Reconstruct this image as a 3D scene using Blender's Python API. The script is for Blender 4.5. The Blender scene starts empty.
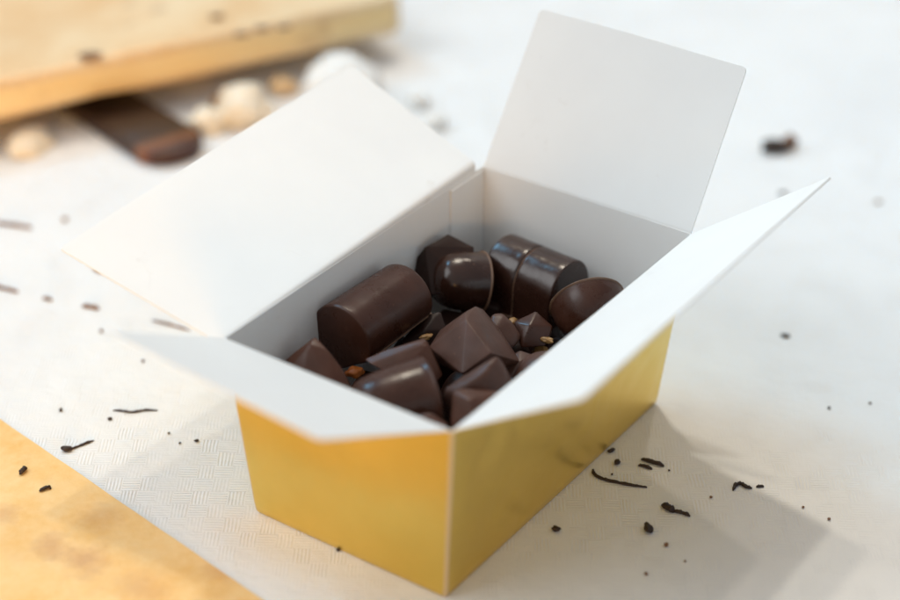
import bpy, bmesh, math, random
from mathutils import Vector, Matrix, noise
random.seed(7)
SC = bpy.context.scene
COL = SC.collection
S = 0.001                                   # the script thinks in millimetres
V = Vector

# ------------------------------------------------------------------ camera
CAM = V((-398.0, -260.26, 340.2))
CR = V((0.565284, -0.824714, 0.017322)); CU = V((0.416579, 0.303535, 0.85693)); CD = V((0.71198, 0.477193, -0.515142))
FOC = 2.1503
def at(x, y, z=0.0):
    """millimetre point at height z that the photo shows at pixel x, y (900 x 600)"""
    d = CD + CR*((x-450)/(FOC*900)) + CU*((300-y)/(FOC*900))
    return CAM + d*((z-CAM.z)/d.z)
def at_depth(x, y, dep):
    return CAM + (CD + CR*((x-450)/(FOC*900)) + CU*((300-y)/(FOC*900)))*dep
def depth_of(p): return (p-CAM).dot(CD)
def cv(r, u, t):
    """direction from right / up / toward-the-viewer components"""
    return (CR*r + CU*u - CD*t).normalized()

cd = bpy.data.cameras.new('camera'); cam = bpy.data.objects.new('camera', cd); COL.objects.link(cam)
cam.matrix_world = Matrix(((CR.x, CU.x, -CD.x, CAM.x*S), (CR.y, CU.y, -CD.y, CAM.y*S), (CR.z, CU.z, -CD.z, CAM.z*S), (0, 0, 0, 1)))
cd.sensor_width = 36; cd.lens = FOC*36; cd.clip_start = 0.01; cd.clip_end = 50
cd.dof.use_dof = True; cd.dof.focus_distance = 0.568; cd.dof.aperture_fstop = 4.7
SC.camera = cam

# ------------------------------------------------------------------ materials
def new_mat(name):
    m = bpy.data.materials.new(name); m.use_nodes = True
    nt = m.node_tree; b = nt.nodes['Principled BSDF']
    return m, nt, b
def N(nt, t, **k):
    n = nt.nodes.new(t)
    for a, v in k.items():
        if a.startswith('i_'):
            key = a[2:]; key = int(key) if key.isdigit() else key.replace('_', ' ')
            n.inputs[key].default_value = v
        else: setattr(n, a, v)
    return n
def L(nt, a, b): nt.links.new(a, b)
def ramp(nt, src, stops):
    r = N(nt, 'ShaderNodeValToRGB'); e = r.color_ramp.elements
    while len(e) < len(stops): e.new(0.5)
    for q, (p, c) in zip(e, stops): q.position = p; q.color = (*c, 1)
    L(nt, src, r.inputs['Fac']); return r.outputs['Color']
def noise_tex(nt, scale, detail=4, rough=0.55, vec=None, dist=0.0):
    n = N(nt, 'ShaderNodeTexNoise', i_Scale=scale, i_Detail=detail, i_Roughness=rough, i_Distortion=dist)
    if vec is None:
        tc = N(nt, 'ShaderNodeTexCoord'); vec = tc.outputs['Object']
    L(nt, vec, n.inputs['Vector']); return n
def bump(nt, b, h, strength, dist):
    bp = N(nt, 'ShaderNodeBump', i_Strength=strength, i_Distance=dist); L(nt, h, bp.inputs['Height'])
    L(nt, bp.outputs['Normal'], b.inputs['Normal']); return bp
def M2(nt, op, a, b_=None):
    m = N(nt, 'ShaderNodeMath', operation=op)
    for i, q in enumerate((a, b_)):
        if q is None: continue
        if isinstance(q, (int, float)): m.inputs[i].default_value = q
        else: L(nt, q, m.inputs[i])
    return m.outputs[0]

def chocolate(name, col, rough, bloom=0.0, spec=0.5):
    m, nt, b = new_mat(name)
    n = noise_tex(nt, 90, 5)
    c2 = tuple(min(1, x*1.5+bloom*0.02) for x in col)
    c = ramp(nt, n.outputs['Fac'], [(0.35, col), (0.72, c2)])
    sk = noise_tex(nt, 520, 2, 0.5); f = N(nt, 'ShaderNodeMapRange', i_From_Min=0.70, i_From_Max=0.78); L(nt, sk.outputs['Fac'], f.inputs['Value'])
    sc = noise_tex(nt, 150, 5, 0.7, dist=1.5); f2 = N(nt, 'ShaderNodeMapRange', i_From_Min=0.60, i_From_Max=0.74, i_To_Max=0.35); L(nt, sc.outputs['Fac'], f2.inputs['Value'])
    mx = N(nt, 'ShaderNodeMixRGB'); L(nt, M2(nt, 'MAXIMUM', M2(nt, 'MULTIPLY', f.outputs['Result'], 0.6), f2.outputs['Result']), mx.inputs['Fac']); L(nt, c, mx.inputs['Color1'])
    mx.inputs['Color2'].default_value = (col[0]*2.2+.02, col[1]*2.2+.014, col[2]*2.2+.01, 1)
    L(nt, mx.outputs['Color'], b.inputs['Base Color'])
    n2 = noise_tex(nt, 120, 6, 0.65)
    r = N(nt, 'ShaderNodeMapRange', i_From_Min=0.3, i_From_Max=0.7, i_To_Min=rough-0.07, i_To_Max=rough+0.14); L(nt, n2.outputs['Fac'], r.inputs['Value'])
    L(nt, r.outputs['Result'], b.inputs['Roughness'])
    b.inputs['Specular IOR Level'].default_value = spec
    n3 = noise_tex(nt, 260, 6, 0.6)
    bump(nt, b, n3.outputs['Fac'], 0.12, 0.0006)
    return m
CH_SHINY = chocolate('chocolate_shiny', (0.026, 0.0102, 0.0064), 0.20)
CH_SATIN = chocolate('chocolate_satin', (0.041, 0.0146, 0.0082), 0.28, 0.1, 0.34)
CH_MATTE = chocolate('chocolate_matte', (0.058, 0.0248, 0.0160), 0.38, 0.4, 0.3)
CH_WARM = chocolate('chocolate_warm', (0.060, 0.0215, 0.0115), 0.40, 0.0, 0.35)
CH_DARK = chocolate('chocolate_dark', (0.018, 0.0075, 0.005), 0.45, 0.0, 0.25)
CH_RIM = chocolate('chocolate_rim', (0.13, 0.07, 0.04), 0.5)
CH_SHAV = chocolate('chocolate_shaving', (0.021, 0.0095, 0.0058), 0.5)
CH_SHAV_B = chocolate('chocolate_shaving_brown', (0.17, 0.085, 0.042), 0.5)

def paper_white():
    m, nt, b = new_mat('white_card')
    n = noise_tex(nt, 35, 5)
    mxc = N(nt, 'ShaderNodeMixRGB'); sm = noise_tex(nt, 48, 6, 0.7, dist=0.8)       # faint cocoa smudges
    fs = N(nt, 'ShaderNodeMapRange', i_From_Min=0.64, i_From_Max=0.80, i_To_Max=0.26); L(nt, sm.outputs['Fac'], fs.inputs['Value'])
    L(nt, fs.outputs['Result'], mxc.inputs['Fac']); mxc.inputs['Color2'].default_value = (0.42, 0.31, 0.22, 1)
    L(nt, ramp(nt, n.outputs['Fac'], [(0.3, (0.79, 0.79, 0.775)), (0.7, (0.82, 0.82, 0.80))]), mxc.inputs['Color1'])
    L(nt, mxc.outputs['Color'], b.inputs['Base Color'])
    b.inputs['Roughness'].default_value = 0.5
    b.inputs['Specular IOR Level'].default_value = 0.35
    n2 = noise_tex(nt, 700, 4); n5 = noise_tex(nt, 26, 2)
    bump(nt, b, M2(nt, 'ADD', M2(nt, 'MULTIPLY', n2.outputs['Fac'], 0.06), n5.outputs['Fac']), 0.3, 0.0012)
    return m
WHITE = paper_white()
def gold(name, c1, c2, ro):
    m, nt, b = new_mat(name)
    n = noise_tex(nt, 22, 5)
    L(nt, ramp(nt, n.outputs['Fac'], [(0.3, c1), (0.7, c2)]), b.inputs['Base Color'])
    b.inputs['Metallic'].default_value = 0.92
    n2 = noise_tex(nt, 60, 5)
    n2.inputs['Distortion'].default_value = 1.2
    r = N(nt, 'ShaderNodeMapRange', i_From_Min=0.35, i_From_Max=0.72, i_To_Min=ro-0.05, i_To_Max=ro+0.09); L(nt, n2.outputs['Fac'], r.inputs['Value'])
    L(nt, r.outputs['Result'], b.inputs['Roughness'])
    n3 = noise_tex(nt, 14, 2); n4 = noise_tex(nt, 1600, 2)
    a = M2(nt, 'MULTIPLY', n4.outputs['Fac'], 0.035)
    bump(nt, b, M2(nt, 'ADD', n3.outputs['Fac'], a), 0.35, 0.0018)
    return m
GOLD = gold('gold_card', (0.76, 0.55, 0.12), (0.86, 0.635, 0.165), 0.33)
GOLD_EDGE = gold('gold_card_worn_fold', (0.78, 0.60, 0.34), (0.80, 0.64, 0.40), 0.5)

def cloth_mat():
    m, nt, b = new_mat('embossed_paper_cloth')
    tc = N(nt, 'ShaderNodeTexCoord'); mp = N(nt, 'ShaderNodeMapping'); mp.inputs['Rotation'].default_value = (0, 0, math.radians(56))
    L(nt, tc.outputs['Object'], mp.inputs['Vector'])
    w = noise_tex(nt, 25, 3, vec=mp.outputs['Vector'])
    mix = N(nt, 'ShaderNodeMixRGB', blend_type='ADD'); mix.inputs['Fac'].default_value = 0.0028
    L(nt, mp.outputs['Vector'], mix.inputs['Color1']); L(nt, w.outputs['Color'], mix.inputs['Color2'])
    sp = N(nt, 'ShaderNodeSeparateXYZ'); L(nt, mix.outputs['Color'], sp.inputs['Vector'])
    X, Y = sp.outputs['X'], sp.outputs['Y']
    # basket of small blocks: ribs one way, then the other
    def cell(v, p): return M2(nt, 'FLOOR', M2(nt, 'DIVIDE', v, p))
    par = M2(nt, 'MODULO', M2(nt, 'ABSOLUTE', M2(nt, 'ADD', cell(X, 0.0052), cell(Y, 0.0064))), 2.0)
    def ribs(v, p): return M2(nt, 'SINE', M2(nt, 'MULTIPLY', v, 2*math.pi/p))
    rx, ry = ribs(X, 0.00104), ribs(Y, 0.00116)
    rib = M2(nt, 'ADD', M2(nt, 'MULTIPLY', rx, par), M2(nt, 'MULTIPLY', ry, M2(nt, 'SUBTRACT', 1.0, par)))
    amp = noise_tex(nt, 60, 3, vec=mp.outputs['Vector'])
    ar = N(nt, 'ShaderNodeMapRange', i_From_Min=0.38, i_From_Max=0.66, i_To_Min=0.2, i_To_Max=1.0); L(nt, amp.outputs['Fac'], ar.inputs['Value'])
    rib = M2(nt, 'MULTIPLY', rib, ar.outputs['Result'])
    cb = N(nt, 'ShaderNodeCombineXYZ'); L(nt, cell(X, 0.0052), cb.inputs['X']); L(nt, cell(Y, 0.0064), cb.inputs['Y'])
    wn = N(nt, 'ShaderNodeTexWhiteNoise', noise_dimensions='3D'); L(nt, cb.outputs['Vector'], wn.inputs['Vector'])
    wr = N(nt, 'ShaderNodeMapRange', i_To_Min=0.35, i_To_Max=1.0); L(nt, wn.outputs['Value'], wr.inputs['Value'])
    rib = M2(nt, 'MULTIPLY', rib, wr.outputs['Result'])
    n1 = noise_tex(nt, 9, 4, vec=mp.outputs['Vector']); n2 = noise_tex(nt, 130, 4, vec=mp.outputs['Vector'])
    b1 = N(nt, 'ShaderNodeBump', i_Strength=0.75, i_Distance=0.00014); L(nt, rib, b1.inputs['Height'])
    b2 = N(nt, 'ShaderNodeBump', i_Strength=0.5, i_Distance=0.006); L(nt, n1.outputs['Fac'], b2.inputs['Height']); L(nt, b1.outputs['Normal'], b2.inputs['Normal'])
    b3 = N(nt, 'ShaderNodeBump', i_Strength=0.5, i_Distance=0.0012); L(nt, n2.outputs['Fac'], b3.inputs['Height']); L(nt, b2.outputs['Normal'], b3.inputs['Normal'])
    L(nt, b3.outputs['Normal'], b.inputs['Normal'])
    n4 = noise_tex(nt, 14, 5, vec=mp.outputs['Vector'])
    L(nt, ramp(nt, n4.outputs['Fac'], [(0.3, (0.78, 0.785, 0.785)), (0.7, (0.84, 0.845, 0.84))]), b.inputs['Base Color'])
    b.inputs['Roughness'].default_value = 0.75; b.inputs['Specular IOR Level'].default_value = 0.25
    return m
CLOTH = cloth_mat()

def tan_mat(name, base, light, spot, sscale, vec_scale=(1, 1, 1), lo=0.62, hi=0.74, gloss=0.5, mott=16, stains=()):
    m, nt, b = new_mat(name)
    tc = N(nt, 'ShaderNodeTexCoord'); mp = N(nt, 'ShaderNodeMapping'); mp.inputs['Scale'].default_value = vec_scale
    L(nt, tc.outputs['Object'], mp.inputs['Vector'])
    n = noise_tex(nt, mott, 6, 0.65, vec=mp.outputs['Vector'])
    c = ramp(nt, n.outputs['Fac'], [(0.3, base), (0.7, light)])
    s = noise_tex(nt, sscale, 4, 0.6)
    f = N(nt, 'ShaderNodeMapRange', i_From_Min=lo, i_From_Max=hi); L(nt, s.outputs['Fac'], f.inputs['Value'])
    mx = N(nt, 'ShaderNodeMixRGB'); L(nt, M2(nt, 'MULTIPLY', f.outputs['Result'], 0.6), mx.inputs['Fac']); L(nt, c, mx.inputs['Color1']); mx.inputs['Color2'].default_value = (*spot, 1)
    fb = noise_tex(nt, 330, 5, 0.7); fr_ = N(nt, 'ShaderNodeMapRange', i_From_Min=0.35, i_From_Max=0.7, i_To_Min=0.0, i_To_Max=0.22); L(nt, fb.outputs['Fac'], fr_.inputs['Value'])
    m4 = N(nt, 'ShaderNodeMixRGB'); L(nt, fr_.outputs['Result'], m4.inputs['Fac']); L(nt, mx.outputs['Color'], m4.inputs['Color1']); m4.inputs['Color2'].default_value = (*[min(1, q*1.12+.05) for q in light], 1)
    res = m4.outputs['Color']
    for (px_, py_, rad_, amt) in stains:          # grease stains, each with a place of its own on the sheet (metres from its origin)
        wob = noise_tex(nt, 120, 4, 0.6); vm = N(nt, 'ShaderNodeVectorMath', operation='DISTANCE'); L(nt, tc.outputs['Object'], vm.inputs[0]); vm.inputs[1].default_value = (px_, py_, 0)
        dd_ = M2(nt, 'ADD', vm.outputs['Value'], M2(nt, 'MULTIPLY', M2(nt, 'SUBTRACT', wob.outputs['Fac'], 0.5), rad_*2.2))
        fm = N(nt, 'ShaderNodeMapRange', i_From_Min=rad_*0.35, i_From_Max=rad_*1.25, i_To_Min=amt, i_To_Max=0.0); L(nt, dd_, fm.inputs['Value'])
        m3 = N(nt, 'ShaderNodeMixRGB'); L(nt, fm.outputs['Result'], m3.inputs['Fac']); L(nt, res, m3.inputs['Color1']); m3.inputs['Color2'].default_value = (*spot, 1); res = m3.outputs['Color']
    L(nt, res, b.inputs['Base Color'])
    b.inputs['Roughness'].default_value = gloss
    g = noise_tex(nt, 420, 4); bump(nt, b, g.outputs['Fac'], 0.2, 0.0005)
    return m
_o = at(-60, 379, 0)
def _st(x, y, rad, amt): q = (at(x, y, 0.5)-_o)*S; return (q.x, q.y, rad, amt)
PAPER_TAN = tan_mat('greased_tan_paper', (0.80, 0.46, 0.13), (0.87, 0.63, 0.31), (0.52, 0.27, 0.13), 24, lo=0.55, hi=0.76, gloss=0.6, mott=46,
                    stains=(_st(52, 545, .0055, .5), _st(88, 560, .0065, .6), _st(2, 515, .005, .4), _st(100, 515, .006, .25), _st(225, 570, .006, .35), _st(140, 590, .007, .3)))
WOOD_TOP = tan_mat('pale_wood_top', (0.70, 0.42, 0.17), (0.84, 0.68, 0.44), (0.20, 0.09, 0.05), 26, (1, 2.2, 1), 0.66, 0.74, gloss=0.36)
WOOD_EDGE = tan_mat('honey_wood_edge', (0.80, 0.50, 0.16), (0.86, 0.58, 0.22), (0.5, 0.25, 0.06), 26, (1, 1, 6), gloss=0.5)
WOOD_END = tan_mat('brown_wood_end', (0.42, 0.17, 0.03), (0.55, 0.27, 0.07), (0.3, 0.12, 0.03), 26, (1, 1, 6), gloss=0.5)
MERINGUE = tan_mat('meringue_cream', (0.78, 0.68, 0.52), (0.82, 0.76, 0.64), (0.66, 0.45, 0.24), 60, gloss=0.6)
MERINGUE_W = tan_mat('meringue_white', (0.82, 0.80, 0.76), (0.84, 0.83, 0.80), (0.75, 0.68, 0.55), 60, gloss=0.6)
NUT = tan_mat('nut_tan', (0.20, 0.095, 0.025), (0.33, 0.18, 0.055), (0.12, 0.05, 0.015), 260, gloss=0.5)
NUT_PALE = tan_mat('nut_pale', (0.56, 0.38, 0.19), (0.66, 0.48, 0.28), (0.40, 0.24, 0.10), 150, gloss=0.5)
NUT_O = tan_mat('peel_orange', (0.42, 0.10, 0.015), (0.50, 0.15, 0.02), (0.25, 0.06, 0.01), 150, gloss=0.35)
STAIN = chocolate('chocolate_smear', (0.16, 0.075, 0.035), 0.5)
def finger_mat():
    m, nt, b = new_mat('chocolate_dipped_finger')
    tc = N(nt, 'ShaderNodeTexCoord'); sp = N(nt, 'ShaderNodeSeparateXYZ'); L(nt, tc.outputs['Object'], sp.inputs['Vector'])
    n = noise_tex(nt, 90, 4)
    x = M2(nt, 'ADD', sp.outputs['X'], M2(nt, 'MULTIPLY', n.outputs['Fac'], 0.006))
    f = N(nt, 'ShaderNodeMapRange', i_From_Min=0.0165, i_From_Max=0.027); L(nt, x, f.inputs['Value'])
    L(nt, ramp(nt, f.outputs['Result'], [(0.0, (0.030, 0.013, 0.007)), (0.45, (0.20, 0.075, 0.022)), (0.75, (0.16, 0.05, 0.015)), (1.0, (0.05, 0.014, 0.006))]), b.inputs['Base Color'])
    b.inputs['Roughness'].default_value = 0.4
    n3 = noise_tex(nt, 200, 5); bump(nt, b, n3.outputs['Fac'], 0.3, 0.001)
    return m
FINGER = finger_mat()

# ------------------------------------------------------------------ object helpers
def tag(o, label=None, cat=None, group=None, kind=None):
    for k, v in (('label', label), ('category', cat), ('group', group), ('kind', kind)):
        if v: o[k] = v
    return o
def link(name, bm, mats, parent=None, loc=None, smooth=35):
    """links a bmesh (millimetres, world axes) as one mesh object; its origin goes to loc"""
    loc = V(loc) if loc is not None else V((0, 0, 0))
    bmesh.ops.translate(bm, verts=bm.verts, vec=-loc)
    bmesh.ops.scale(bm, verts=bm.verts, vec=(S, S, S))
    me = bpy.data.meshes.new(name); bm.to_mesh(me); bm.free()
    for m in (mats if isinstance(mats, (list, tuple)) else [mats]): me.materials.append(m)
    if smooth:
        me.polygons.foreach_set('use_smooth', [True]*len(me.polygons)); me.set_sharp_from_angle(angle=math.radians(smooth))
    o = bpy.data.objects.new(name, me); COL.objects.link(o); o.parent = parent
    pl = V((0, 0, 0))
    if parent is not None: pl = parent.location
    o.location = loc*S - pl
    return o
def empty(name, loc):
    o = bpy.data.objects.new(name, None); COL.objects.link(o); o.location = V(loc)*S; o.empty_display_size = 0.01
    return o
def frame(zd, xh):
    z = V(zd).normalized(); x = V(xh); x = (x-z*x.dot(z)).normalized(); y = z.cross(x)
    return Matrix(((x.x, y.x, z.x), (x.y, y.y, z.y), (x.z, y.z, z.z)))
def place(bm, c, R):
    M = R.to_4x4(); M.translation = V(c); bmesh.ops.transform(bm, matrix=M, verts=bm.verts); return bm
def rough_up(bm, amp, freq, seed=0):
    bm.normal_update()
    for v in bm.verts:
        v.co += v.normal*amp*noise.noise(v.co*freq+V((seed*13.1, seed*7.7, 0)))
def lathe(profile, seg=56, rim=None):
    """profile: (radius, height) from bottom centre outward and up to the tip; rim: profile indices given material 1"""
    bm = bmesh.new(); rings = []
    for r, h in profile:
        if r < 1e-6: rings.append([bm.verts.new((0, 0, h))])
        else: rings.append([bm.verts.new((r*math.cos(2*math.pi*k/seg), r*math.sin(2*math.pi*k/seg), h)) for k in range(seg)])
    for i in range(len(rings)-1):
        a, b = rings[i], rings[i+1]
        for k in range(seg):
            k2 = (k+1) % seg
            if len(a) == 1: f = bm.faces.new((a[0], b[k2], b[k]))
            elif len(b) == 1: f = bm.faces.new((a[k], a[k2], b[0]))
            else: f = bm.faces.new((a[k], a[k2], b[k2], b[k]))
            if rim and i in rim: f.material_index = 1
    bm.normal_update(); bmesh.ops.recalc_face_normals(bm, faces=bm.faces)
    return bm
def dome_profile(r, h, n=2.4, m=20, lip=0.35):
    p = [(0, 0), (r*0.6, 0), (r-0.5, 0), (r-0.05, 0.12), (r+0.1, 0.4), (r-lip, 0.75)]
    for i in range(1, m+1):
        t = i/m*math.pi/2
        rr = (r-lip)*math.cos(t)**(2/n) if i < m else 0
        p.append((max(rr, 0), 0.75+(h-0.75)*math.sin(t)**(2/n)))
    return p
def loft_log(length, w, h, groove=(), end_round=1.2, taper=0.0, m=26, full=False):
    """arched log along x, flat base at z=0; grooves at the given x"""
    xs = set()
    hl = length/2
    for t in (0, .12, .3, .6, 1.0): xs.add(round(-hl+end_round*t, 3)); xs.add(round(hl-end_round*t, 3))
    for k in range(1, 16): xs.add(round(-hl+end_round+(length-2*end_round)*k/16, 3))
    for g in groove:
        for d in (-.7, -.45, -.2, 0, .2, .45, .7): xs.add(round(g+d, 3))
    xs = sorted(xs); bm = bmesh.new(); rings = []
    for x in xs:
        e = min(x+hl, hl-x); ins = 0
        if e < end_round: q = 1-e/end_round; ins = end_round*0.8*(1-math.sqrt(max(0, 1-q*q)))
        for g in groove:
            d = abs(x-g)
            if d < 0.7: ins = max(ins, 0.55*(0.5+0.5*math.cos(math.pi*d/0.7)))
        s = 1+taper*(x/hl)
        ring = []
        pts = [(w/2+.25, 0), (w/2+.3, .35), (w/2-.1, .8)]
        hs = max(0.9, h-w/2)
        for k in range(4): pts.append((w/2-.15, 0.9+(hs-0.9)*k/4))
        for k in range(m+1):
            a = math.pi*k/m; pts.append(((w/2-.15)*math.cos(a), hs+(h-hs)*math.sin(a)))
        for k in range(3, -1, -1): pts.append((-w/2+.15, 0.9+(hs-0.9)*k/4))
        pts += [(-w/2+.1, .8), (-w/2-.3, .35), (-w/2-.25, 0)]
        if full:                                # nearly a whole circle standing on a narrow flat with a thin lip
            rr = w/2; zc = rr*0.84; a0 = math.asin(0.84)-0.06; hb = rr*math.cos(a0)
            pts = [(hb+.1, 0), (hb+.55, .25), (hb+.2, .62)]+[(rr*math.cos(-a0+(math.pi+2*a0)*k/(m+10)), zc+rr*math.sin(-a0+(math.pi+2*a0)*k/(m+10))) for k in range(1, m+10)]+[(-hb-.2, .62), (-hb-.55, .25), (-hb-.1, 0)]
        cx, cz = 0, h*0.4
        for (y, z) in pts:
            d = V((y-cx, z-cz)); l = d.length; k = max(0, (l-ins)/l)
            yy, zz = cx+d.x*k, cz+d.y*k
            ring.append(bm.verts.new((x, yy*s, max(zz*s, 0.02))))
        rings.append(ring)
    nn = len(rings[0])
    for i in range(len(rings)-1):
        for k in range(nn):
            f = bm.faces.new((rings[i][k], rings[i][(k+1) % nn], rings[i+1][(k+1) % nn], rings[i+1][k]))
            for g in groove:
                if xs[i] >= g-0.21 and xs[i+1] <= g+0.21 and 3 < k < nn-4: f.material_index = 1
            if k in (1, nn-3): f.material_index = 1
    bm.faces.new(rings[0]); bm.faces.new(list(reversed(rings[-1])))
    bmesh.ops.recalc_face_normals(bm, faces=bm.faces); bm.normal_update()
    return bm
def hull(pts, bev=0.7, seg=3, cuts=2, amp=0.12, seed=1):
    bm = bmesh.new()
    for p in pts: bm.verts.new(p)
    r = bmesh.ops.convex_hull(bm, input=bm.verts)
    bmesh.ops.delete(bm, geom=[g for g in r['geom_interior'] if isinstance(g, bmesh.types.BMVert)], context='VERTS')
    bmesh.ops.dissolve_limit(bm, angle_limit=math.radians(8), verts=bm.verts, edges=bm.edges)
    bmesh.ops.bevel(bm, geom=list(bm.edges)+list(bm.verts), offset=bev, segments=seg, affect='EDGES', profile=0.5, clamp_overlap=True)
    bmesh.ops.triangulate(bm, faces=bm.faces)
    bmesh.ops.subdivide_edges(bm, edges=[e for e in bm.edges if e.calc_length() > 2.0], cuts=cuts, use_grid_fill=True)
    bmesh.ops.recalc_face_normals(bm, faces=bm.faces)
    rough_up(bm, amp, 0.35, seed)
    return bm
def pix_hull(cx, cy, z, front, back, **k):
    """solid whose corners are given as (pixel x, pixel y, millimetres nearer than the middle)"""
    d0 = depth_of(at(cx, cy, z))
    return hull([at_depth(x, y, d0-t) for x, y, t in list(front)+list(back)], **k)

# ------------------------------------------------------------------ setting
bm = bmesh.new()
bmesh.ops.create_grid(bm, x_segments=60, y_segments=60, size=1600)
bmesh.ops.translate(bm, verts=bm.verts, vec=(300, 200, 0))
o = link('tablecloth', bm, CLOTH, None, (0, 0, 0)); tag(o, kind='structure')

# ------------------------------------------------------------------ the gold box
TL, TW, BL, BW, HB = 127.56, 75.7, 117.23, 66.93, 60.0
TH = 0.5
box = empty('chocolate_box', (0, 0, 0))
tag(box, 'open gold cardboard box with white inside, filled with dark chocolates', 'box')
def rrect(l, w, z, r, n=5, side=14, bulge=0.0):
    pts = []; kinds = []
    cs = [(l/2-r, w/2-r, 0), (-l/2+r, w/2-r, 90), (-l/2+r, -w/2+r, 180), (l/2-r, -w/2+r, 270)]
    for i, (cx, cy, a0) in enumerate(cs):
        for k in range(n+1):
            a = math.radians(a0+90*k/n); pts.append(V((cx+r*math.cos(a), cy+r*math.sin(a), z))); kinds.append('c' if k < n else 's')
        nx, ny, a1 = cs[(i+1) % 4]
        A = pts[-1]; a = math.radians(a1); B = V((nx+r*math.cos(a), ny+r*math.sin(a), z))
        nrm = V((math.cos(math.radians(a0+90)), math.sin(math.radians(a0+90)), 0))
        for k in range(1, side):
            t = k/side; pts.append(A.lerp(B, t)+nrm*bulge*math.sin(math.pi*t)); kinds.append('s')
    return pts, kinds
bm = bmesh.new()
rings = []
def ring_at(t, off, r, z=None):
    l = BL+(TL-BL)*t-2*off; w = BW+(TW-BW)*t-2*off
    return rrect(l, w, HB*t if z is None else z, r, bulge=0.55*math.sin(math.pi*min(t, 1))+0.15)
spec = [(0.003, 1.4, 1.2, 0.02), (0.0, 0.35, 1.2, 0.25), (0.0, 0.0, 1.2, 0.9)]
for t in (0.06, 0.15, 0.3, 0.45, 0.6, 0.75, 0.88, 0.96, 1.0): spec.append((t, 0, 1.0, None))
n_out = len(spec)
for t in (1.0, 0.9, 0.7, 0.5, 0.3, 0.1, 0.015): spec.append((t, TH, 0.7, HB*t))
for (t, off, r, z) in spec:
    p, kinds = ring_at(t, off, r, z); rings.append([bm.verts.new(q) for q in p])
nn = len(rings[0])
for i in range(len(rings)-1):
    for k in range(nn):
        f = bm.faces.new((rings[i][k], rings[i][(k+1) % nn], rings[i+1][(k+1) % nn], rings[i+1][k]))
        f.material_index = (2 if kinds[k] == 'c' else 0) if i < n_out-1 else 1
bm.faces.new(list(reversed(rings[0]))).material_index = 0
bm.faces.new(rings[-1]).material_index = 1
bmesh.ops.recalc_face_normals(bm, faces=bm.faces)
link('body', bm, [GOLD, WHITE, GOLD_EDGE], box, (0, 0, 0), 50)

def flap(h0, h1, out, ang0, ang1, length, ext0, ext1, hin=(0.6, 0.6), lift=0.0, curl=0.0, rad=0.9, corner=1.6, name='flap', label=None):
    """card flap hinged from h0 to h1, bent outward; ang is its rise over the horizontal at either end"""
    h0, h1, out = V(h0), V(h1), V(out)
    al = (h1-h0).normalized(); up = V((0, 0, 1)); Lh = (h1-h0).length
    us = [0, .02, .05]+[i/16 for i in range(1, 16)]+[.95, .98, 1]
    ds = [0, .3, .7, 1.2, 2, 3, 4.5, 7]+[length*q for q in (.2, .3, .4, .5, .6, .7, .8, .9)]
    ds = sorted(d for d in set(ds) if d < length-2.5)+[length-2.2, length-corner, length-corner*.7, length-corner*.4, length-corner*.18, length-corner*.05, length]
    grid = []
    for u in us:
        ang = math.radians(ang0+(ang1-ang0)*u); row = []
        pos = V((0, 0)); last = 0; path = []
        for d in ds:                       # integrate the profile: starts along the wall, turns over the fold
            mid = (d+last)/2
            lf = lift[0]+(lift[1]-lift[0])*u if isinstance(lift, tuple) else lift
            q = min(1, max(0, (mid-lf)/rad))
            a = math.radians(85)+(ang-math.radians(85))*(q*q*(3-2*q)) + curl*(mid/length)**2
            pos = pos+V((math.cos(a), math.sin(a)))*(d-last); last = d
            path.append(pos.copy())
        for d, pp in zip(ds, path):
            t = d/length
            e0 = -hin[0]*(1-t)+ext0*t; e1 = -hin[1]*(1-t)+ext1*t
            x = corner-(length-d)
            if x > 0: c = corner-math.sqrt(max(0, corner*corner-x*x)); e0 -= c; e1 -= c
            s = -e0+(Lh+e0+e1)*u
            wv = 0.6*t*noise.noise(V((s*0.022, d*0.03, h0.x*.3+h0.y*.17)))
            row.append(h0+al*s+out*(pp.x+wv*0.3)+up*(pp.y+wv))
        grid.append(row)
    bm = bmesh.new(); nu, nv = len(us), len(ds)
    nor = [[None]*nv for _ in range(nu)]
    for i in range(nu):
        for j in range(nv):
            a = grid[min(i+1, nu-1)][j]-grid[max(i-1, 0)][j]; b = grid[i][min(j+1, nv-1)]-grid[i][max(j-1, 0)]
            n = a.cross(b); n.normalize()
            if n.dot(up*0.8-out*0.6) < 0: n = -n
            nor[i][j] = n
    A = [[bm.verts.new(grid[i][j]) for j in range(nv)] for i in range(nu)]
    B = [[bm.verts.new(grid[i][j]-nor[i][j]*TH) for j in range(nv)] for i in range(nu)]
    for i in range(nu-1):
        for j in range(nv-1):
            bm.faces.new((A[i][j], A[i+1][j], A[i+1][j+1], A[i][j+1])).material_index = 1
            bm.faces.new((B[i][j], B[i][j+1], B[i+1][j+1], B[i+1][j])).material_index = 0
    for j in range(nv-1):
        bm.faces.new((A[0][j], A[0][j+1], B[0][j+1], B[0][j])).material_index = 1
        bm.faces.new((A[-1][j], B[-1][j], B[-1][j+1], A[-1][j+1])).material_index = 1
    for i in range(nu-1):
        bm.faces.new((A[i][0], B[i][0], B[i+1][0], A[i+1][0])).material_index = 1
        bm.faces.new((A[i][-1], A[i+1][-1], B[i+1][-1], B[i][-1])).material_index = 1
    bmesh.ops.recalc_face_normals(bm, faces=bm.faces)
    o = link(name, bm, [GOLD, WHITE], box, (h0+h1)/2, 50)
    if label: o['label'] = label
    return o
x0, x1, y0, y1 = -TL/2, TL/2, -TW/2, TW/2; zt = HB-0.1; ii = 0.25
flap((x0+ii, y0, zt), (x0+ii, y1, zt), (-1, 0, 0), 25, 29.5, 52, -6, -2.6, label='short white flap folded down towards the front')
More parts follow.
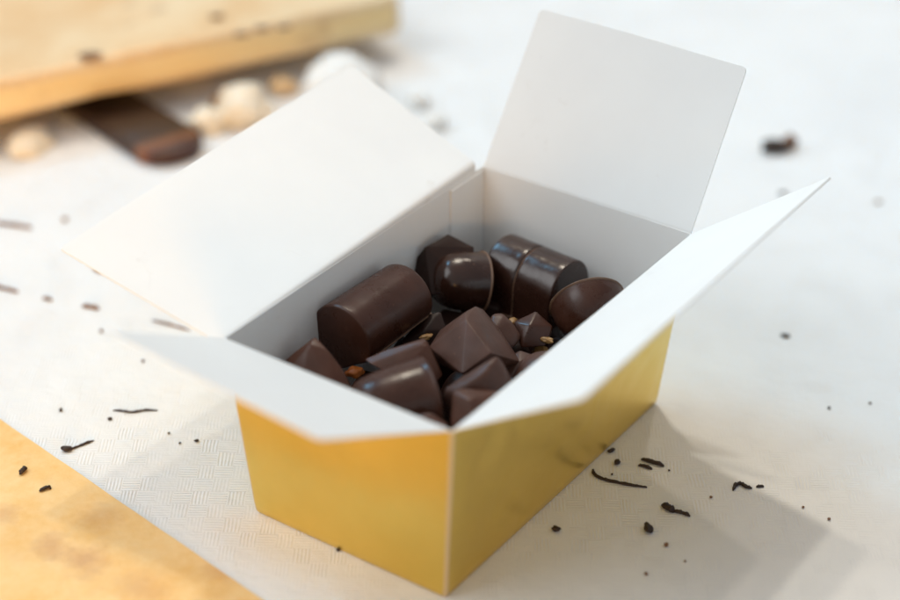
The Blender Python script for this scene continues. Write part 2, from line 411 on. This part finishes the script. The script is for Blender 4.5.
flap((x0, y0+ii, zt), (x1, y0+ii, zt), (0, -1, 0), 36, 37, 50.5, 6, 3.2, label='long white flap rising above the gold long side')
flap((x1-ii, y0, zt), (x1-ii, y1, zt), (1, 0, 0), 62, 62, 52.3, 0.9, -4.2, label='short white flap standing almost upright at the back')
flap((x0, y1-ii, zt), (x1, y1-ii, zt), (0, 1, 0), 9, 17, 59.5, 1.2, 2.5, hin=(-2.2, 4.5), lift=(-1.6, 1.6), rad=2.6, label='long white lid flap lying almost flat beside the open box')
# glue tab on the inside of the long back wall
bm = bmesh.new()
def inner(x, t, off): return V((x, (BW+(TW-BW)*t)/2-TH+0.55*math.sin(math.pi*t)*math.sin(math.pi*min(1, max(0, (x+TL/2)/TL)))-off, HB*t))
rows = []
for t in (0.05, 0.3, 0.55, 0.8, 0.985):
    rows.append([inner(TL/2-0.8-(TL-BL)/2*(1-t)-18*q, t, o_) for o_ in (0.0, 0.55) for q in (0, .33, .66, 1)])
vs = [[bm.verts.new(p) for p in r] for r in rows]
for i in range(len(vs)-1):
    for a in range(3):
        bm.faces.new((vs[i][4+a], vs[i][5+a], vs[i+1][5+a], vs[i+1][4+a]))
    bm.faces.new((vs[i][3], vs[i+1][3], vs[i+1][7], vs[i][7]))
for a in range(3): bm.faces.new((vs[-1][a], vs[-1][a+1], vs[-1][5+a], vs[-1][4+a]))
bmesh.ops.recalc_face_normals(bm, faces=bm.faces)
link('glue_tab', bm, [WHITE], box, (45, 34, 30), 40)

# ------------------------------------------------------------------ chocolates in the box
GRP = 'dark chocolates in the gold box'
def choc(name, bm, mats, loc, label, seed=0, amp=0.1, smooth=35):
    if amp: rough_up(bm, amp, 0.3, seed)
    o = link(name, bm, mats, None, loc, smooth); return tag(o, label, 'chocolate', GRP)

def log_piece(name, px, py, z, axis, up, length, w, h, mats, label, groove=(), taper=0, er=1.2, seed=0, full=False):
    c = at(px, py, z); x = axis; zd = V(up); zd = (zd-x*zd.dot(x)).normalized()
    bm = loft_log(length, w, h, groove, er, taper, full=full)
    bmesh.ops.translate(bm, verts=bm.verts, vec=(0, 0, -h*0.45))
    place(bm, c, frame(zd, x))
    return choc(name, bm, mats, c, label, seed)
def dome_piece(name, px, py, z, axis, r, h, mats, label, n=2.4, seed=0, rim=True, prof=None):
    c = at(px, py, z)
    bm = lathe(prof or dome_profile(r, h, n), rim=(3, 4) if rim else None)
    bmesh.ops.translate(bm, verts=bm.verts, vec=(0, 0, -h*0.42))
    place(bm, c, frame(axis, cv(0.3, 1, 0.2)))
    return choc(name, bm, mats, c, label, seed)

log_piece('chocolate_log', 374, 316, 43, cv(.57, .43, -.70), cv(-.52, .80, .30), 31.5, 20.8, 19.2, [CH_SATIN, CH_RIM],
          'large smooth chocolate log leaning on the long white wall, dark flat end showing', er=1.0, seed=1, full=True, taper=-0.03)
log_piece('chocolate_log', 535, 281, 36, cv(.78, -.34, .53), V((0, 0, 1)), 26, 21.5, 20.5, [CH_SHINY, CH_RIM],
          'shiny arched chocolate log with one groove round its middle', groove=(-1.0,), er=0.7, seed=2)
dome_piece('chocolate_dome', 461, 281, 38, cv(-.93, .06, .36), 9.8, 16.5, [CH_SHINY, CH_RIM],
           'shiny rounded chocolate dome lying on its side next to the grooved log', n=2.9, seed=3)
bm = pix_hull(442, 265, 42, [(448, 234, 0), (474, 247, 0), (425, 247, 4), (432, 295, 6), (473, 292, 4)],
              [(409, 268, -3), (414, 292, 0), (448, 236, -12), (470, 250, -12), (420, 262, -12), (440, 300, -12)], bev=0.35, seed=4)
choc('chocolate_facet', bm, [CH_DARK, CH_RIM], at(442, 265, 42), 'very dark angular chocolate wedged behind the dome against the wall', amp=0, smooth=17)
dome_piece('chocolate_dome', 591, 315, 38, cv(.22, -.80, .55), 11.6, 13.5, [CH_SATIN, CH_RIM],
           'tipped chocolate half-dome with its thin rim up, behind the long gold side', n=2.2, seed=5)
bm = pix_hull(474, 345, 43, [(465, 312, 3), (476, 306, -1), (483, 309, -4), (466, 320, 6.5), (429, 347, 2), (462, 374, 14), (491, 353, 13), (521, 362, 3)],
              [(500, 330, -10), (440, 330, -8), (478, 380, 4), (440, 365, 0), (470, 345, -14), (510, 370, -3)], bev=0.28, seed=6, amp=0.08)
choc('chocolate_pyramid', bm, [CH_MATTE, CH_RIM], at(474, 345, 43), 'matte chocolate pyramid with crisp ridges in the middle of the pile', amp=0, smooth=17)
bm = pix_hull(504, 332, 38, [(490, 314, 0), (500, 312, 0), (509, 316, 1), (522, 336, 1), (514, 349, 3), (498, 345, 6), (490, 330, 5)],
              [(500, 318, -8), (518, 338, -8), (495, 350, -6)], bev=1.1, seed=7)
choc('chocolate_nugget', bm, [CH_MATTE, CH_RIM], at(504, 332, 38), 'small blunt chocolate showing just behind the pyramid, below the grooved log', amp=0)
bm = pix_hull(478, 383, 46, [(499, 354, 0), (496, 356, 3), (515, 385, 0), (441, 388, 2), (447, 394, 6), (484, 374, 6.5), (490, 400, 5), (444, 410, 3)],
              [(505, 372, -8), (455, 400, -9), (500, 400, -6), (480, 380, -10)], bev=1.3, seed=8)
choc('chocolate_wedge', bm, [CH_MATTE, CH_RIM], at(478, 383, 46), 'rounded triangular chocolate with a bright ridge, just in front of the pyramid', amp=0)
bm = pix_hull(472, 406, 46, [(452, 391, 1), (463, 388, 0), (504, 391, -3), (450, 428, 2), (458, 436, 3), (470, 400, 5), (472, 440, 6), (505, 410, 0), (490, 440, 1)],
              [(470, 395, -8), (500, 396, -8), (460, 438, -6), (490, 440, -6)], bev=0.7, seed=9)
choc('chocolate_block', bm, [CH_WARM, CH_RIM], at(472, 406, 46), 'squarish reddish brown chocolate in the near corner where the two low flaps meet', amp=0, smooth=17)
thim = [(0, 0), (7, 0), (10.6, 0), (11.0, .15), (11.1, .5), (10.8, .9), (10.6, 3), (10.4, 7), (10.1, 11), (9.7, 14.5), (9.1, 17.5), (8.3, 19.4), (7.2, 20.6), (5.5, 21.3), (3, 21.6), (0, 21.7)]
dome_piece('chocolate_thimble', 398, 403, 43, cv(-.93, -.22, .30), 11, 21.7, [CH_SATIN, CH_SATIN],
           'tapering smooth chocolate with three small highlights beside the low front flap', prof=thim, seed=10)
bm = pix_hull(404, 364, 43, [(364, 359, 2), (385, 350, 2), (424, 338, 2), (428, 342, 4), (443, 375, 2), (436, 382, 4), (370, 364, 4), (400, 380, 6)],
              [(420, 350, -7), (380, 366, -7), (436, 378, -6), (400, 372, -8)], bev=0.5, seed=11)
choc('chocolate_slab', bm, [CH_WARM, CH_RIM], at(404, 364, 43), 'flat reddish brown chocolate between the large log and the tapering one', amp=0, smooth=17)
bm = pix_hull(320, 368, 43, [(315, 336, -1), (309, 345, 2), (281, 363, -2), (289, 367, 1.5), (343, 369, 1), (353, 390, 2), (335, 396, 5), (300, 392, 4), (328, 350, 2)],
              [(320, 350, -8), (290, 375, -8), (345, 388, -7), (320, 372, -11)], bev=0.5, seed=12)
choc('chocolate_corner', bm, [CH_WARM, CH_RIM], at(320, 368, 43), 'pointed chocolate with a raised edge in the corner by the large log', amp=0, smooth=17)
dome_piece('chocolate_dome', 546, 380, 37, cv(-.1, .55, .8), 10.5, 11, [CH_MATTE, CH_MATTE],
           'smooth greyish chocolate dome half hidden under the long flap', n=2.2, seed=13)

for nm_, c_, fr_, bk_, mt_, lb_, sd_ in [
        ('chocolate_shard', (530, 330, 37), [(513, 322, 0), (536, 311, -1), (553, 326, 0), (546, 346, 2), (521, 348, 4), (530, 326, 4)], [(530, 316, -8), (550, 338, -8), (522, 344, -6)], CH_SATIN,
         'dark chocolate shard under the lip of the grooved log, beside the tan nuts', 21),
        ('chocolate_shard', (518, 366, 38), [(503, 360, 1), (520, 350, 0), (538, 356, 0), (532, 376, 2), (508, 382, 4), (520, 362, 4)], [(518, 360, -7), (528, 372, -6), (512, 376, -5)], CH_MATTE,
         'small greyish chocolate shard between the pyramid and the long flap', 22),
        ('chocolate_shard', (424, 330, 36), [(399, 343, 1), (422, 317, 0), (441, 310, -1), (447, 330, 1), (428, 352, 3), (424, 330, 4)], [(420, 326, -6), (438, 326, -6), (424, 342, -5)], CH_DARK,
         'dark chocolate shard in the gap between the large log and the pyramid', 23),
        ('chocolate_shard', (424, 424, 45), [(404, 418, 0), (430, 412, 1), (448, 424, 2), (446, 434, 3), (420, 430, 3)], [(420, 416, -6), (444, 426, -6), (424, 432, -5)], CH_WARM,
         'reddish brown chocolate just showing over the meeting corner of the low flaps', 24)]:
    bm = pix_hull(*c_, fr_, bk_, bev=0.5, seed=sd_)
    choc(nm_, bm, [mt_, CH_RIM], at(*c_), lb_, amp=0, smooth=22)

# broken nuts and peel showing between the pieces
def lump(name, px, py, z, r, m, sx, seed):
    bm = bmesh.new(); bmesh.ops.create_icosphere(bm, subdivisions=4, radius=r)
    for v in bm.verts: v.co *= 1+0.35*noise.noise(v.co/r*1.3+V((seed*5.3, 0, seed)))+0.08*noise.noise(v.co/r*5+V((seed, 3, 0)))
    bmesh.ops.scale(bm, verts=bm.verts, vec=(sx, 1, 0.75)); c = at(px, py, z)
    bmesh.ops.rotate(bm, verts=bm.verts, matrix=Matrix.Rotation(seed*1.1, 3, 'Z')); bmesh.ops.translate(bm, verts=bm.verts, vec=c)
    return link(name, bm, m, None, c, 60)
G2 = 'nut and peel pieces between the chocolates'
for (px, py, z, r, m, sx, seed, nm, ct, lb) in [
        (512, 322, 37, 1.3, NUT, 1.7, 3, 'nut_piece', 'nut', 'thin tan nut sliver showing at the foot of the grooved log, behind the dark shard'),
        (541, 352, 30, 2.2, NUT, 1.4, 4, 'nut_piece', 'nut', 'orange tan nut showing next to the half hidden greyish dome'),
        (426, 337, 37, 1.1, NUT, 1.9, 11, 'nut_piece', 'nut', 'thin golden nut chip on the dark shard beside the large log'),
        (547, 340, 36, 1.1, NUT, 1.8, 13, 'nut_piece', 'nut', 'thin golden nut chip at the foot of the tipped half-dome'),
        (355, 372, 36, 1.9, NUT_O, 1.4, 5, 'peel_piece', 'candied peel', 'small bright orange peel showing under the dark end of the large log')]:
    tag(lump(nm, px, py, z, r, m, sx, seed), lb, ct, G2)

# the lower layer that carries them
k = 0
for ix in range(5):
    for iy in range(3):
        x = -40+ix*20+random.uniform(-1.5, 1.5); y = -19+iy*19+random.uniform(-1, 1); c = V((x, y, 1.4))
        if k % 3 == 0:
            bm = loft_log(22, 19, 29); place(bm, c, frame((0, 0, 1), (math.cos(k), math.sin(k), 0)))
        elif k % 3 == 1:
            bm = lathe(dome_profile(10, 29, 2.6)); place(bm, c, frame((0, 0, 1), (1, 0, 0)))
        else:
            bm = hull([(-9, -9, 0), (9, -9, 0), (9, 9, 0), (-9, 9, 0), (-6, -6, 29), (6, -6, 29), (6, 6, 29), (-6, 6, 29)], bev=1, seed=k)
            place(bm, c, frame((0, 0, 1), (1, 0.3, 0)))
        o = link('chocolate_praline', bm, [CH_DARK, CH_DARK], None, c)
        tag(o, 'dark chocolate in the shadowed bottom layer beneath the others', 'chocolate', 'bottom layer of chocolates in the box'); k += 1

# ------------------------------------------------------------------ tan paper sheet, near corner
def on_line(a, b, t): return a+(b-a)*t
A = at(-60, 379, 0); B = at(300, 627, 0)
dirn = (B-A).normalized(); nrm = V((-dirn.y, dirn.x, 0))
if (at(60, 560, 0)-A).dot(nrm) < 0: nrm = -nrm
bm = bmesh.new(); nu, nv = 60, 8
P0 = A-dirn*60; Ltot = (B-A).length+160
top = [[bm.verts.new(P0+dirn*(Ltot*i/nu)+nrm*(j*22)+V((0, 0, 0.55+(0.25*noise.noise(V((i*0.35, j*.5, 2))) if 0 < i < nu else 0)))) for j in range(nv+1)] for i in range(nu+1)]
for i in range(nu):
    for j in range(nv): bm.faces.new((top[i][j], top[i+1][j], top[i+1][j+1], top[i][j+1]))
ex = bmesh.ops.extrude_face_region(bm, geom=list(bm.faces))
bmesh.ops.translate(bm, verts=[g for g in ex['geom'] if isinstance(g, bmesh.types.BMVert)], vec=(0, 0, -0.3))
bmesh.ops.recalc_face_normals(bm, faces=bm.faces)
o = link('baking_paper', bm, PAPER_TAN, None, A, 60)
tag(o, 'flat tan greased paper with brown smudges lying on the white cloth', 'paper')

# ------------------------------------------------------------------ wooden board behind
ZB, TB = 11.0, 18.0
p0 = at(-40, 134, ZB); p1 = at(402, 33, ZB)
ax = (p1-p0).normalized(); bk = V((-ax.y, ax.x, 0))
if bk.dot(CD) < 0: bk = -bk
_q = (p1-(p0+p1)/2)*S
WOOD_EDGE = tan_mat('honey_wood_edge', (0.90, 0.63, 0.27), (0.93, 0.73, 0.40), (0.42, 0.17, 0.03), 26, (1, 1, 6), gloss=0.5, stains=((_q.x, _q.y, .009, .85),))
board = empty('serving_board', (p0+p1)/2-V((0, 0, ZB)))
tag(board, 'thick pale wooden board with brown chocolate specks, raised off the cloth', 'board')
bm = bmesh.new()
P = [p0-ax*60, p1, p1+bk*190+ax*4, p0-ax*60+bk*190]
lo = [bm.verts.new(p) for p in P]; hi = [bm.verts.new(p+V((0, 0, TB))) for p in P]
bm.faces.new(list(reversed(lo))); bm.faces.new(hi)
for i in range(4): bm.faces.new((lo[i], lo[(i+1) % 4], hi[(i+1) % 4], hi[i]))
bmesh.ops.recalc_face_normals(bm, faces=bm.faces)
bm.normal_update()
for f in bm.faces:
    f.material_index = 1 if f.normal.dot(bk) < -0.7 else (2 if f.normal.dot(ax) > 0.7 else 0)
bmesh.ops.bevel(bm, geom=list(bm.edges), offset=4.0, segments=5, affect='EDGES', profile=0.5)
bmesh.ops.subdivide_edges(bm, edges=[e for e in bm.edges if e.calc_length() > 12], cuts=12, use_grid_fill=True)
rough_up(bm, 2.2, 0.03, 5)
link('board_top', bm, [WOOD_TOP, WOOD_EDGE, WOOD_END], board, (p0+p1)/2)
for s in (35, 150):
    bm = bmesh.new(); q = p0+ax*20+bk*s; e = p1-ax*25+bk*s
    for base in (q, e):
        for d in (0, 14): 
            for z in (0.05, ZB-0.02): bm.verts.new(V((base.x, base.y, z))+bk*d)
    bmesh.ops.convex_hull(bm, input=bm.verts); link('foot', bm, [WOOD_EDGE], board, V((q.x, q.y, 0)))

# specks of chocolate lying on the board
def chip(name, px, py, z, sx, sy, sz, rot, m, seed):
    bm = bmesh.new(); bmesh.ops.create_icosphere(bm, subdivisions=3, radius=1)
    for v in bm.verts: v.co *= 1+0.4*noise.noise(v.co*1.2+V((seed*3.7, seed, 1)))+0.12*noise.noise(v.co*4+V((seed, 2, 1)))
    bmesh.ops.scale(bm, verts=bm.verts, vec=(sx, sy, sz))
    d = Matrix.Rotation(math.atan2(CR.y, CR.x)+rot, 3, 'Z'); bmesh.ops.rotate(bm, verts=bm.verts, matrix=d)
    mz = min(v.co.z for v in bm.verts); c = at(px, py, z)
    bmesh.ops.translate(bm, verts=bm.verts, vec=c+V((0, 0, -mz)))
    return link(name, bm, m, None, c, 60)
zt_ = ZB+TB+0.3
for (px, py, sx, sy, sd, lb) in [(90, 57, 4.6, 3.0, 1, 'brown chocolate crumb alone on top of the wooden board'),
                                 (241, 36, 3.0, 1.8, 2, 'first brown crumb in the row along the board edge, farthest from its end'),
                                 (262, 30, 3.2, 2.0, 3, 'brown crumb in the middle of the row along the board edge'),
                                 (284, 29, 3.0, 1.6, 4, 'brown crumb in the row along the board edge, nearest its end'),
                                 (217, 18, 3.0, 1.7, 6, 'faint brown crumb set back from the row on the wooden board')]:
    tag(chip('chocolate_crumb', px, py, zt_, sx, sy, 0.7, 0.3, STAIN, sd), lb, 'crumb', 'chocolate crumbs on the wooden board')

# flat dark finger poking out from under the board
tip = at(178, 152, 3); root = at(95, 100, 3); dx = (tip-root); dx.z = 0; dx.normalize(); dy = V((-dx.y, dx.x, 0))
c = tip-dx*24; bm = bmesh.new(); out = []
hw = 13.5
for t in range(0, 13):
    a = -math.pi/2+math.pi*t/12; out.append((24+hw*0.75*math.cos(a)-hw*0.4, hw*math.sin(a)))
out += [(-52, hw), (-52, -hw)]
lo = [bm.verts.new((x, y, 0)) for x, y in out]; hi = [bm.verts.new((x, y, 6)) for x, y in out]
bm.faces.new(list(reversed(lo))); bm.faces.new(hi); n_ = len(out)
for i in range(n_): bm.faces.new((lo[i], lo[(i+1) % n_], hi[(i+1) % n_], hi[i]))
bmesh.ops.bevel(bm, geom=list(bm.edges), offset=1.4, segments=3, affect='EDGES', profile=0.5)
bmesh.ops.recalc_face_normals(bm, faces=bm.faces)
rough_up(bm, 0.25, 0.2, 4)
bmesh.ops.scale(bm, verts=bm.verts, vec=(S, S, S))
me = bpy.data.meshes.new('chocolate_finger'); bm.to_mesh(me); bm.free(); me.materials.append(FINGER)
me.polygons.foreach_set('use_smooth', [True]*len(me.polygons)); me.set_sharp_from_angle(angle=math.radians(45))
o = bpy.data.objects.new('chocolate_finger', me); COL.objects.link(o)
o.location = (c.x*S, c.y*S, 0.0003); o.rotation_euler = (0, 0, math.atan2(dx.y, dx.x))
tag(o, 'flat dark brown finger with rounded amber end poking out from under the board', 'chocolate')

# pale meringues by the board
def meringue(px, py, r, h, m, seed, lb, zc=None):
    bm = lathe([(0, 0), (r*.7, 0), (r*.93, h*.14), (r*1.03, h*.36), (r*1.0, h*.58), (r*.82, h*.8), (r*.52, h*.94), (r*.2, h*.985), (0, h)], 40)
    bmesh.ops.subdivide_edges(bm, edges=bm.edges, cuts=1, use_grid_fill=True)
    c = at(px, py, h*0.4); c.z = 0.05
    place(bm, c, Matrix.Identity(3)); rough_up(bm, r*0.16, 6/r/3, seed)
    for v in bm.verts: v.co.z = max(v.co.z, 0.05)
    return tag(link('meringue', bm, m, None, c, 60), lb, 'meringue', 'pale meringues near the wooden board')
tag(lump('meringue', 245, 106, 6.5, 10.5, MERINGUE, 1.1, 1), 'round cream meringue between the wooden board and the long lid flap', 'meringue', 'pale meringues near the wooden board')
meringue(343, 88, 16, 21, MERINGUE_W, 2, 'large white meringue behind the outer corner of the long lid flap')
meringue(419, 101, 4.2, 6, MERINGUE_W, 3, 'small white meringue drop behind the lid flap, farther from the box')
meringue(436, 122, 4.4, 6, MERINGUE_W, 4, 'small white meringue drop behind the lid flap, nearer the upright flap')
tag(lump('meringue', 209, 121, 3.5, 6.5, MERINGUE, 1.3, 5), 'low cream meringue crumb next to the rounded end of the dark finger', 'meringue', 'pale meringues near the wooden board')
tag(lump('meringue', 30, 145, 1.6, 7, MERINGUE, 1.6, 6), 'low pale meringue piece on the cloth under the long edge of the board', 'meringue', 'pale meringues near the wooden board')
tag(lump('nut_piece', 283, 86, 3.4, 4.6, NUT_PALE, 1.3, 8), 'tan nut between the cream meringue and the large white one', 'nut', 'nuts near the wooden board')
tag(lump('nut_piece', 222, 104, 3.4, 4.6, NUT, 1.2, 9), 'tan nut between the board and the cream meringue, above the dark finger', 'nut', 'nuts near the wooden board')

# ------------------------------------------------------------------ shavings and crumbs on the cloth
SG = 'chocolate shavings and crumbs scattered on the table'
def shaving(pts, r, m, label, z=0.0, seed=0, flat=0.8):
    """thin curl through pixel points, thicker in the middle"""
    P_ = [at(x, y, z) for x, y in pts]
    # resample with Catmull-Rom
    Q = []
    ext = [P_[0]*2-P_[1]]+P_+[P_[-1]*2-P_[-2]]
    for i in range(1, len(ext)-2):
        for k in range(8):
            t = k/8; a, b_, c_, d_ = ext[i-1], ext[i], ext[i+1], ext[i+2]
            Q.append(0.5*((2*b_)+(c_-a)*t+(2*a-5*b_+4*c_-d_)*t*t+(3*b_-a-3*c_+d_)*t**3))
    Q.append(P_[-1])
    bm = bmesh.new(); rings = []; n = len(Q); sg = 8
    for i, q in enumerate(Q):
        d = (Q[min(i+1, n-1)]-Q[max(i-1, 0)]).normalized(); s = d.cross(V((0, 0, 1))).normalized()
        e = min(i, n-1-i)/(n-1); rr = r*(0.45+0.55*min(1, e*6))*(1+0.40*noise.noise(V((i*0.55, seed*3.3, 0))))
        rings.append([bm.verts.new(q+s*rr*math.cos(2*math.pi*k/sg)+V((0, 0, 0.05+rr*flat+rr*flat*math.sin(2*math.pi*k/sg)))) for k in range(sg)])
    for i in range(n-1):
        for k in range(sg): bm.faces.new((rings[i][k], rings[i][(k+1) % sg], rings[i+1][(k+1) % sg], rings[i+1][k]))
    bm.faces.new(rings[0]); bm.faces.new(list(reversed(rings[-1]))); bmesh.ops.recalc_face_normals(bm, faces=bm.faces)
    return tag(link('chocolate_shaving', bm, m, None, P_[len(P_)//2], 60), label, 'chocolate shaving', SG)
def crumb(px, py, sx, sy, label, m=None, seed=0, rot=0, sz=None, z=0.02):
    return tag(chip('chocolate_crumb', px, py, z, sx, sy, sz or min(sx, sy)*0.8, rot, m or CH_SHAV, seed), label, 'crumb', SG)
D, BR = CH_SHAV, CH_SHAV_B
shaving([(593, 470), (594, 475), (600, 479), (610, 482), (630, 486), (647, 488)], 0.55, D, 'long thin hooked chocolate shaving close to the gold long side')
shaving([(641, 460), (651, 463), (664, 467)], 0.72, D, 'thicker straight shaving, upper of the close pair beside the gold long side', seed=1)
shaving([(638, 466), (643, 467), (652, 470)], 0.6, D, 'short straight shaving, lower of the close pair beside the gold long side', seed=2)
shaving([(662, 506), (668, 510), (674, 513)], 1.15, D, 'fat stub of chocolate shaving joined to a thin tail in the box shadow', seed=3)
shaving([(673, 512), (682, 514), (690, 517)], 0.62, D, 'thin tail of shaving touching the fat stub in the box shadow', seed=4)
shaving([(733, 491), (736, 486), (741, 485), (746, 488), (752, 489)], 0.62, D, 'small arched shaving at the sunlit edge of the box shadow', seed=5)
shaving([(756, 487.5), (764, 487)], 0.42, D, 'tiny straight shaving just beyond the small arched one', seed=6)
crumb(617, 464, 0.9, 1.25, 'oval dark crumb above the long hooked shaving', seed=1, rot=-.4)
crumb(648, 531, 1.25, 2.3, 'plump pear-shaped dark crumb in the box shadow', seed=2, rot=.2)
crumb(556, 531, 1.3, 0.9, 'oval dark crumb alone in shadow below the gold long side', seed=3, rot=-.3)
crumb(611, 452, 1.4, 0.7, 'dark crumb touching the bottom edge of the gold long side', seed=4, rot=.6)
crumb(612, 475, 0.32, 0.32, 'speck between the oval crumb and the long hooked shaving', seed=5)
crumb(669, 471, 0.32, 0.32, 'speck just past the close pair of straight shavings', seed=6)
crumb(711, 498, 0.45, 0.4, 'brown speck in shadow between the thin tail and the arched shaving', BR, 7)
crumb(666, 546, 0.6, 0.75, 'reddish brown speck below the pear-shaped crumb', BR, 8)
crumb(646, 575, 0.5, 0.6, 'reddish brown speck in the shadow nearest the picture bottom', BR, 9)
crumb(685, 562, 0.35, 0.35, 'faint brown speck in the striped part of the box shadow', BR, 10)
crumb(803, 508, 0.4, 0.4, 'brown speck on the outer edge of the box shadow', BR, 11)
crumb(829, 520, 0.5, 0.45, 'reddish speck at the far tip of the box shadow', BR, 12)
crumb(785, 337, 1.5, 0.8, 'dark crumb alone on bright cloth past the long rising flap', seed=13, rot=-.15)
crumb(829, 409, 0.5, 0.5, 'speck on bright cloth, nearer one of two beyond the box shadow', seed=14)
crumb(870, 404, 0.45, 0.45, 'speck on bright cloth, farther one of two beyond the box shadow', seed=15)
crumb(878, 203, 1.3, 1.0, 'faint blurred tan speck past the tip of the long rising flap', NUT, 17, sz=0.5)
crumb(783, 195, 1.6, 0.8, 'blurred dark speck peeping over the long rising flap', seed=18)
shaving([(113, 411), (121, 411.5), (132, 413), (145, 411), (158, 411)], 0.42, D, 'wavy thin shaving between the low front flap and the tan paper', seed=7)
shaving([(68, 451), (80, 446.5), (94, 441)], 0.40, D, 'straight shaving stalk pointing away from the edge of the tan paper', seed=8)
crumb(67, 451, 1.7, 1.0, 'lumpy crumb at the root of the straight stalk by the tan paper', seed=20, rot=.1)
crumb(61, 411, 0.5, 0.8, 'small upright crumb on white cloth above the tan paper', seed=21)
crumb(110, 420, 0.75, 0.55, 'small crumb just below the wavy thin shaving', seed=22)
crumb(169, 434, 0.4, 0.4, 'speck nearest the wavy shaving in the trio beside the gold box', seed=23)
crumb(180, 444, 0.4, 0.4, 'lowest speck in the trio beside the gold box', seed=24)
crumb(196.5, 442, 0.8, 0.5, 'largest speck in the trio beside the gold box', seed=25)
crumb(338, 551, 0.5, 0.5, 'speck touching the bottom edge of the gold short side', seed=26)
shaving([(20, 475), (23, 472), (26.5, 468.5)], 0.72, D, 'short slanted shaving on the tan paper, nearer the paper edge', z=0.75, seed=9)
shaving([(39.5, 492), (44, 490), (48, 488.5), (51, 489.5)], 0.6, D, 'short bent shaving on the tan paper, lower of the two', z=0.75, seed=10)
shaving([(-6, 224), (12, 226), (32, 229)], 0.75, BR, 'blurred long brown shaving farthest from the box at the cloth edge', seed=11)
shaving([(-6, 287), (6, 290), (18, 293)], 0.75, BR, 'blurred brown shaving at the cloth edge, first in the row of three', seed=12)
shaving([(43, 299), (52, 301)], 0.75, BR, 'blurred short brown shaving, middle one in the row of three', seed=13)
shaving([(82, 307), (90, 308), (99, 310)], 0.85, BR, 'blurred fat brown shaving in the row of three, nearest the box', seed=14)
shaving([(152, 321), (168, 325), (190, 331)], 0.5, BR, 'long brown shaving running under the corner of the long lid flap', seed=15)
shaving([(94, 269), (101, 273)], 0.8, BR, 'short brown shaving half hidden under the edge of the long lid flap', seed=16)
crumb(65, 221, 1.1, 0.9, 'blurred pale brown crumb above the outer corner of the long lid flap', NUT, 27)
crumb(101, 332, 0.7, 0.6, 'tiny brown crumb at the outer tip of the low front flap', BR, 28)
crumb(143, 362, 0.6, 0.5, 'tiny brown crumb under the edge of the low front flap', BR, 29)
# two-tone shard far right
sh = empty('chocolate_shard', at(778, 152, 0))
tag(sh, 'blurred dark chocolate shard with an amber end on bright cloth behind the box', 'chocolate shard')
for nm, px, py, sx, sy, m, sd in (('dark_part', 775, 152, 5.6, 3.4, D, 31), ('amber_part', 789, 147, 3.0, 3.2, STAIN, 32)):
    o = chip(nm, px, py, 0.05, sx, sy, 2.6, 0.25, m, sd); o.parent = sh; o.location = o.location-sh.location

# ------------------------------------------------------------------ light
w = bpy.data.worlds.new('World'); SC.world = w; w.use_nodes = True
wt = w.node_tree; bg = wt.nodes['Background']          # a room: brighter towards its window wall, dimmer behind the viewer
tcw = N(wt, 'ShaderNodeTexCoord'); dt = N(wt, 'ShaderNodeVectorMath', operation='DOT_PRODUCT'); L(wt, tcw.outputs['Generated'], dt.inputs[0]); dt.inputs[1].default_value = V((-0.55, 0.75, 0.30)).normalized()
rw = ramp(wt, M2(wt, 'ADD', M2(wt, 'MULTIPLY', dt.outputs['Value'], 0.5), 0.5), [(0.12, (0.27, 0.285, 0.325)), (0.85, (0.64, 0.62, 0.60))])
L(wt, rw, bg.inputs['Color']); bg.inputs['Strength'].default_value = 1.0
def lamp(name, target, d, dist, size, power, col, shape='DISK', sy=None, spread=180):
    ld = bpy.data.lights.new(name, 'AREA'); ld.shape = shape; ld.size = size; ld.energy = power; ld.color = col
    if sy: ld.size_y = sy
    ld.spread = math.radians(spread)
    o = bpy.data.objects.new(name, ld); COL.objects.link(o); d = V(d).normalized()
    o.location = V(target)*S+d*dist
    o.rotation_euler = d.to_track_quat('Z', 'Y').to_euler()
    return o
tipc = V((x1+3, y0-50.5*math.cos(math.radians(37)), HB+50.5*math.sin(math.radians(37))))
s1 = at(833, 528); s2 = at(870, 552); s3 = at(760, 560)
WARM = (1.0, 0.80, 0.58)
lamp('spot_lamp', s1, tipc-s1, 2.4, 0.08, 10, (1.0, 0.94, 0.80))
lamp('spot_lamp', s2, tipc-s2, 2.4, 0.08, 8, (1.0, 0.87, 0.70))
lamp('spot_lamp', s3, tipc-s3, 2.4, 0.08, 5, (1.0, 0.87, 0.72))
lamp('window_light', (170, -120, 0), (0.10, 0.70, 0.80), 2.0, 0.8, 0.62, (0.26, 0.66, 1.0), 'RECTANGLE', 0.7, spread=21)
lamp('window_light', (0, 0, 40), (-0.62, 0.50, 0.80), 3.2, 1.9, 36, (0.92, 0.96, 0.99), 'RECTANGLE', 1.6)
lamp('warm_fill', (20, 250, 14), (-0.66, -0.52, 0.13), 1.25, 0.2, 0.20, (1.0, 0.52, 0.13), spread=24)  # added fill from the viewer's side, brightens the board front and nearby cloth

SC.view_settings.view_transform = 'Standard'; SC.view_settings.look = 'None'; SC.view_settings.exposure = -0.09; SC.view_settings.gamma = 1
SC.view_settings.use_curve_mapping = False
